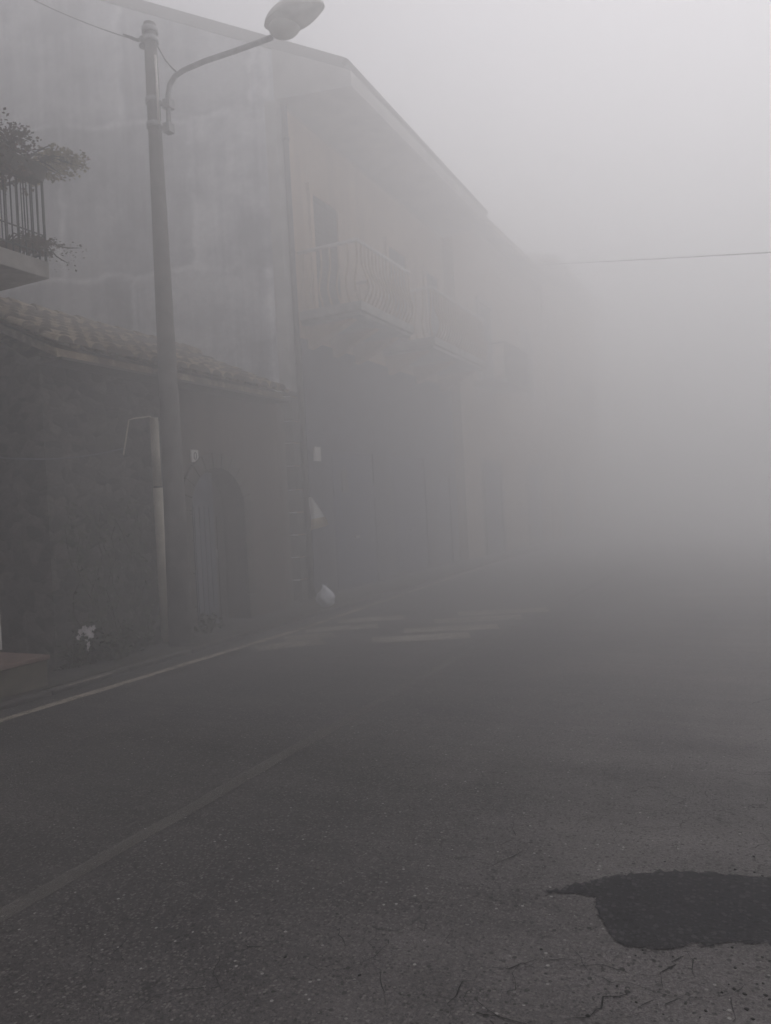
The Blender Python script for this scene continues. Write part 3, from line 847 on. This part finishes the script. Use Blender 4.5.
bush('balcony_plant', 'dark leafed plant with rusty blooms standing tall at the left end of the balcony trough', 'plant', (xr + .10, g0.y - .05, zr - .04), None,
     [(tuple(bp(2, 146, xr - .05)), (.22, .22, .22)), (tuple(bp(-25, 140, xr - .05)), (.25, .25, .26)), (tuple(bp(17, 136, xr)), (.10, .12, .12)), (tuple(bp(10, 174, xr + .04)), (.20, .26, .07)), (tuple(bp(-15, 172, xr + .04)), (.22, .28, .09))], 'leaf_dark', ('petal_red', 30, .028), n=3200, L=.042)
bush('balcony_plant', 'pale olive bush spilling out past the corner of the balcony railing', 'plant', (xr + .08, by_ - .30, zr - .04), None,
     [(tuple(bp(44, 170, xr + .04)), (.18, .16, .10)), (tuple(bp(62, 163, xr + .12)), (.17, .16, .11)), (tuple(bp(53, 156, xr + .06)), (.12, .11, .09)), (tuple(bp(78, 165, xr + .18)), (.08, .08, .08))], 'leaf_olive', ('petal_red', 8, .025), n=2000, L=.038)
bush('potted_plant', 'low dark trailing plant on the balcony floor with runners poking through the bars', 'plant', (xr - .20, by_ - .30, zb), (.12, .14),
     [(tuple(bp(36, 246, xr - .02)), (.19, .19, .07)), (tuple(bp(24, 246, xr - .05)), (.15, .15, .06)), (tuple(bp(46, 250, xr + .02)), (.06, .06, .06))], 'leaf_dark', None, n=1100, L=.036,
     shoots=[[tuple(bp(48, 240, xr)), tuple(bp(58, 246, xr + .05)), tuple(bp(68, 248, xr + .1)), tuple(bp(82, 248, xr + .15))], [tuple(bp(48, 246, xr)), tuple(bp(56, 256, xr + .04)), tuple(bp(62, 260, xr + .08)), tuple(bp(70, 264, xr + .1))]])
# planter trough clipped inside the rail
m = MB(); xp = xr + .02
m.hexa([(xp, by_ - 1.15, zr - .17), (xp + .16, by_ - 1.15, zr - .17), (xp + .16, by_ - .12, zr - .17), (xp, by_ - .12, zr - .17)],
       [(xp - .0, by_ - 1.18, zr - .02), (xp + .20, by_ - 1.18, zr - .02), (xp + .20, by_ - .09, zr - .02), (xp, by_ - .09, zr - .02)])
o = m.build('flower_trough', M['stem'], None, bevel=.01)
tag(o, 'brown flower trough hung along the top of the balcony railing', 'planter')

# weeds against the low house, each clump on its own
wl = [((75, 668), .16, .30, 'leafy weed clump growing at the wall foot just right of the doorstep'),
      ((92, 663), .16, .34, 'bushy weed clump under the white flowers'),
      ((112, 660), .20, .40, 'broad weed clump halfway between the doorstep and the pale conduit'),
      ((133, 657), .18, .32, 'low weed clump at the wall foot left of the pale conduit'),
      ((150, 652), .15, .26, 'small weed clump beside the foot of the pale conduit'),
      ((236, 641), .14, .22, 'small weed clump at the wall foot right of the arched door'),
      ((265, 633), .16, .25, 'weed clump at the wall foot near the rubbish bag')]
for (p, r_, h_, lab) in wl:
    c = on_z(*p, .045); c.x = XL + .16
    bush('weed_clump', lab, 'weed', tuple(c), None, [((c.x, c.y, .045 + h_ * .45), (r_, r_ * 1.1, h_ * .55))], 'leaf_weed', None, 'weeds along the wall foot', n=260, L=.07)
c = on_x(81, 632, XL + .16)
bush('flowering_plant', 'plant with a cluster of white flowers against the dark stone wall', 'plant', (XL + .12, c.y, .045), None,
     [((XL + .16, c.y, c.z), (.10, .10, .09)), ((XL + .14, c.y + .05, c.z - .2), (.10, .12, .14))], 'leaf_weed', ('petal_white', 1, .01), None, n=220, L=.05)
fp = [o for o in COL.objects if o.name == 'flowering_plant'][0]
for ch in list(fp.children):
    if ch.name.startswith('blossom'): bpy.data.objects.remove(ch)
m = MB()
for k in range(26):
    p = Vector((XL + .22 + R.uniform(-.02, .05), c.y + R.gauss(0, .045), c.z + R.gauss(0, .035))) if k < 21 else Vector((XL + .22, c.y + .03 + R.gauss(0, .02), c.z - .13 + R.gauss(0, .04)))
    for j in range(5):
        a = j * 2 * PI / 5 + k
        m.leaf(p, Vector((.35, math.cos(a), math.sin(a))), Vector((1, 0, 0)), .038, .015)
m.build('blossom', M['petal_white'], fp)
# ivy creeping over the stone wall
iv = thing('climbing_plant', 'thin creeper with small pale leaves straggling up the dark stone wall', 'plant', (XL + .05, on_x(110, 600, XL).y, .045))
m = MB(); ms = MB()
for k in range(9):
    p = on_x(R.uniform(90, 150), 650, XL); pts = [Vector((XL + .02, p.y, .05))]
    for j in range(9):
        q = pts[-1] + Vector((0, R.uniform(-.14, .12), R.uniform(.12, .24))); pts.append(Vector((XL + R.uniform(.02, .06), q.y, q.z)))
    ms.tube(pts, .006, 5, False)
    for q in pts:
        for j in range(9):
            w = q + Vector((R.uniform(0, .06), R.gauss(0, .09), R.gauss(0, .08))); l_ = R.uniform(.04, .08)
            m.leaf(w, Vector((R.uniform(.1, .6), R.uniform(-1, 1), R.uniform(-1, .4))), Vector((1, 0, .3)), l_, l_ * .42)
ms.build('stem', M['stem'], iv); m.build('foliage', M['leaf_weed'], iv)

# ------------------------------------------------------------------ lamp post
b0 = on_z(182, 648, 0)
b0.z = 0
topp = on_y(149.5, 24, b0.y)
lamp = thing('street_lamp', 'tall weathered pole with curved arm and oval white lamp head above the street', 'street lamp', tuple(b0))
def pp(t_): return b0.lerp(topp, t_)
m = MB(); m.tube([pp(0), pp(.25), pp(.5), pp(.8), pp(1)], [.155, .130, .108, .084, .074], 20); m.build('pole', M['pole'], lamp)
def tz(px, py):
    q = on_y(px, py, b0.y); return (q.z - b0.z) / (topp.z - b0.z)
for py in (30, 40, 102, 127):
    t_ = tz(152, py); m = MB(); m.tube([pp(t_ - .004), pp(t_ + .004)], .098, 20); m.build('clamp_band', M['galv'], lamp)
m = MB(); e = pp(tz(155, 127)); h_ = pp(tz(153, 58))
m.tube([e + Vector((.094, -.03, 0)), h_ + Vector((.088, -.03, 0))], .016, 8); m.build('cable_duct', M['white_plastic'], lamp)
yl = b0.y - .02
a = [(169, 131), (168.5, 110), (168, 96), (169.5, 85), (175, 76), (184, 70), (205, 61), (235, 51), (272, 37.5)]
pts = [on_y(px, py, yl) for px, py in a]
m = MB(); m.tube(pts, .031, 12)
for py in (104, 128):
    q = on_y(168.5, py, yl); p_ = pp(tz(155, py)); m.tube([p_, q], .022, 8)
    m.box(q.x - .05, q.x + .05, q.y - .05, q.y + .05, q.z - .06, q.z + .05)
m.build('arm', M['galv'], lamp)
h0 = on_y(267, 31, yl); h1 = on_y(323, 8, yl)
ctr = (h0 + h1) / 2; ax = (h1 - h0); Lh = ax.length; ax.normalize()
side = Vector((0, 1, 0)); nz = ax.cross(side).normalized()
if nz.z < 0: nz = -nz
mt = Matrix((ax, side, nz)).transposed()
def shell(q):
    w = .80 + .20 * math.cos((q.x + .25) * 1.6)
    z = q.z if q.z > 0 else q.z * .80
    return Vector((q.x, q.y * w, z * w))
m = MB(); m.blob(ctr + nz * .050, Lh / 2 * 1.04, .19, .165, mt, 28, 16, shell)
hd = m.build('lamp_head', M['lamp_shell'], lamp)
m = MB(); m.blob(h0 + ax * Lh * .32 - nz * .035, .19, .15, .115, Matrix.Identity(3), 24, 14); m.build('lamp_bowl', M['lamp_bowl'], hd)
m = MB(); m.blob(ctr + nz * .035, Lh / 2 * 1.05, .197, .012, mt, 28, 8, lambda q: Vector((q.x, q.y * (.80 + .20 * math.cos((q.x + .25) * 1.6)), q.z))); m.build('rim', M['lamp_bowl'], hd)
m = MB()
q0 = pp(tz(150, 48)) + Vector((.1, 0, 0)); q1 = on_y(172, 68, yl); q2 = on_y(178, 73.5, yl)
m.tube([q0, q0.lerp(q1, .5) + Vector((0, 0, -.03)), q1, q2], .009, 6); m.build('lamp_lead', M['cable'], lamp)
# insulators and the cable leaving to the left
i0 = on_y(137, 40, b0.y - .05)
m = MB()
for px, py in ((143, 39), (143, 46)):
    q = on_y(px, py, b0.y - .06); m.blob(q, .05, .05, .035, None, 10, 6)
m.tube([on_y(152, 38, b0.y), on_y(137, 40, b0.y - .06)], .022, 8)
m.build('insulator', M['insul'], lamp)
far = on_x(30, -5, -8.0)
k0 = on_y(139, 41, b0.y - .06)
endp = k0 + (far - k0) * 1.28
m = MB()
def sag(a, b, s_, n=14): return [a.lerp(b, k / n) - Vector((0, 0, s_ * 4 * (k / n) * (1 - k / n))) for k in range(n + 1)]
m.tube(sag(k0, endp, .06), .0055, 6)
m.tube([k0, k0.lerp(endp, .02), k0.lerp(endp, .05), k0.lerp(endp, .11)], [.010, .02, .02, .008], 8)
o = m.build('overhead_cable', M['cable']); tag(o, 'thin overhead cable running from the top of the lamp post out to the upper left', 'cable')
w0 = EYE + ray(572, 262) * 21.0; w1 = EYE + ray(771, 249.5) * 13.0
tt = (XT + .3 - w0.x) / (w0.x - w1.x); wa = w0 + (w0 - w1) * tt; wb = w1 + (w1 - w0) * 1.2
m = MB(); m.tube(sag(wa, wb, .05, 24), .012, 6)
o = m.build('overhead_cable', M['cable']); tag(o, 'single wire crossing the sky over the road on the right', 'cable')

# ------------------------------------------------------------------ white bag hanging by the corner, rubbish bag on the pavement
q0 = on_x(311, 497, XT + .22); q1 = on_x(326, 521, XT + .55)
t = thing('hanging_bag', 'white triangular cloth hanging beside the corner downpipe', 'cloth', (XT + .12, q0.y, q0.z))
m = MB(); N = 7
zb_ = q0.z - .52
def surf(u, v):
    # u along the outward width, v down; hung from one hook, hem spreading toward the road
    wdt = .06 + .34 * v
    x = XT + .17 + wdt * u; z = q0.z - .50 * v - .06 * (1 - u) * v * 0 - .10 * v * v * (1 - u)
    y = q0.y + .06 * math.sin(u * 7 + v * 3) * v
    return Vector((x, y, z))
for i in range(N):
    for k in range(N):
        m.mi = 0 if k < N - 2 else 1
        a = [surf(i / N, k / N), surf((i + 1) / N, k / N), surf((i + 1) / N, (k + 1) / N), surf(i / N, (k + 1) / N)]
        f = m.quad(*a); f.smooth = True
m.build('cloth', [M['cloth'], M['cloth_y']], t)
m = MB(); m.tube([(XT + .10, q0.y, q0.z + .01), (XT + .20, q0.y, q0.z + .01)], .012, 6); m.build('hook', M['iron'], t)
g = on_z(326, 607, .045)
t = thing('rubbish_bag', 'white plastic rubbish bag standing on the pavement at the house corner', 'bag', (g.x, g.y, .045))
rr = random.Random(5)
def crump(q):
    n = 1 + .10 * math.sin(q.x * 7 + q.z * 5) + .07 * math.sin(q.y * 11 - q.z * 6) + rr.uniform(-.03, .03)
    top_ = max(0, q.z)
    return Vector((q.x * n * (1 - .55 * top_ ** 1.5), q.y * n * (1 - .55 * top_ ** 1.5), q.z * (1.25 if q.z > 0 else .9)))
m = MB(); m.blob((g.x, g.y, .185), .15, .15, .16, None, 26, 16, crump); m.build('sack', M['bag'], t)
m = MB(); m.leaf(Vector((g.x, g.y, .36)), Vector((-.3, -.2, .6)), Vector((1, 0, 0)), .07, .04); m.leaf(Vector((g.x, g.y, .36)), Vector((.4, .2, .5)), Vector((1, 0, 0)), .07, .04)
m.build('tied_ends', M['bag'], t)

# ------------------------------------------------------------------ fog, sky, sun
def fog_bank(name, dens, y0, y1, ztop, lo):
    """a bank of ground fog; banks add up where they overlap, so the air thickens up the street"""
    t = bpy.data.materials.new(name); t.use_nodes = True; t.node_tree.nodes.clear()
    out = t.node_tree.nodes.new('ShaderNodeOutputMaterial'); vs = t.node_tree.nodes.new('ShaderNodeVolumeScatter')
    vs.inputs['Color'].default_value = (.985, .98, .985, 1); vs.inputs['Density'].default_value = dens; vs.inputs['Anisotropy'].default_value = .52
    t.node_tree.links.new(vs.outputs[0], out.inputs['Volume'])
    t.cycles.homogeneous_volume = True
    m = MB(); m.box(-220 - lo, 220 + lo, y0, y1, -.6 - lo * .1, ztop)
    struct(m.build('fog', t), 'stuff')
fog_bank('thin_fog', .042, -110, 330, 13.5, 0)
fog_bank('mid_fog', .070, 4.2, 331, 14.0, 1)
fog_bank('thick_fog', .014, 16.0, 332, 14.5, 2)

SUN_EL, SUN_AZ = math.radians(58), math.radians(14)    # azimuth measured from the road direction (+Y) toward +X
w = bpy.data.worlds.new('World'); scene.world = w; w.use_nodes = True
n = w.node_tree.nodes; n.clear(); lk = w.node_tree.links.new
sky = n.new('ShaderNodeTexSky'); sky.sky_type = 'NISHITA'; sky.sun_disc = False
sky.sun_elevation = SUN_EL; sky.sun_rotation = SUN_AZ
bw = n.new('ShaderNodeRGBToBW'); mx = n.new('ShaderNodeMix'); mx.data_type = 'RGBA'; mx.inputs[0].default_value = .94
tn = n.new('ShaderNodeMix'); tn.data_type = 'RGBA'; tn.blend_type = 'MULTIPLY'; tn.inputs[0].default_value = 1; tn.inputs[7].default_value = (1.0, .958, 1.02, 1)
bg = n.new('ShaderNodeBackground'); bg.inputs['Strength'].default_value = .16; ow = n.new('ShaderNodeOutputWorld')
lk(sky.outputs[0], bw.inputs[0]); lk(sky.outputs[0], mx.inputs[6]); lk(bw.outputs[0], mx.inputs[7])
lk(mx.outputs[2], tn.inputs[6]); lk(tn.outputs[2], bg.inputs[0]); lk(bg.outputs[0], ow.inputs[0])
sd = bpy.data.lights.new('sun', 'SUN'); sd.energy = 1.9; sd.angle = math.radians(40); sd.color = (1, .975, .965)
so = bpy.data.objects.new('sun', sd); COL.objects.link(so)
sdir = Vector((math.sin(SUN_AZ) * math.cos(SUN_EL), math.cos(SUN_AZ) * math.cos(SUN_EL), math.sin(SUN_EL)))
so.rotation_euler = sdir.to_track_quat('Z', 'Y').to_euler(); so.location = (0, 0, 30)

scene.view_settings.view_transform = 'Standard'; scene.view_settings.look = 'None'
scene.view_settings.exposure = 0; scene.view_settings.gamma = 1
c = scene.cycles
c.max_bounces = 12; c.volume_bounces = 8; c.diffuse_bounces = 3
c.use_denoising = True
try: c.denoiser = 'OPENIMAGEDENOISE'
except Exception: pass
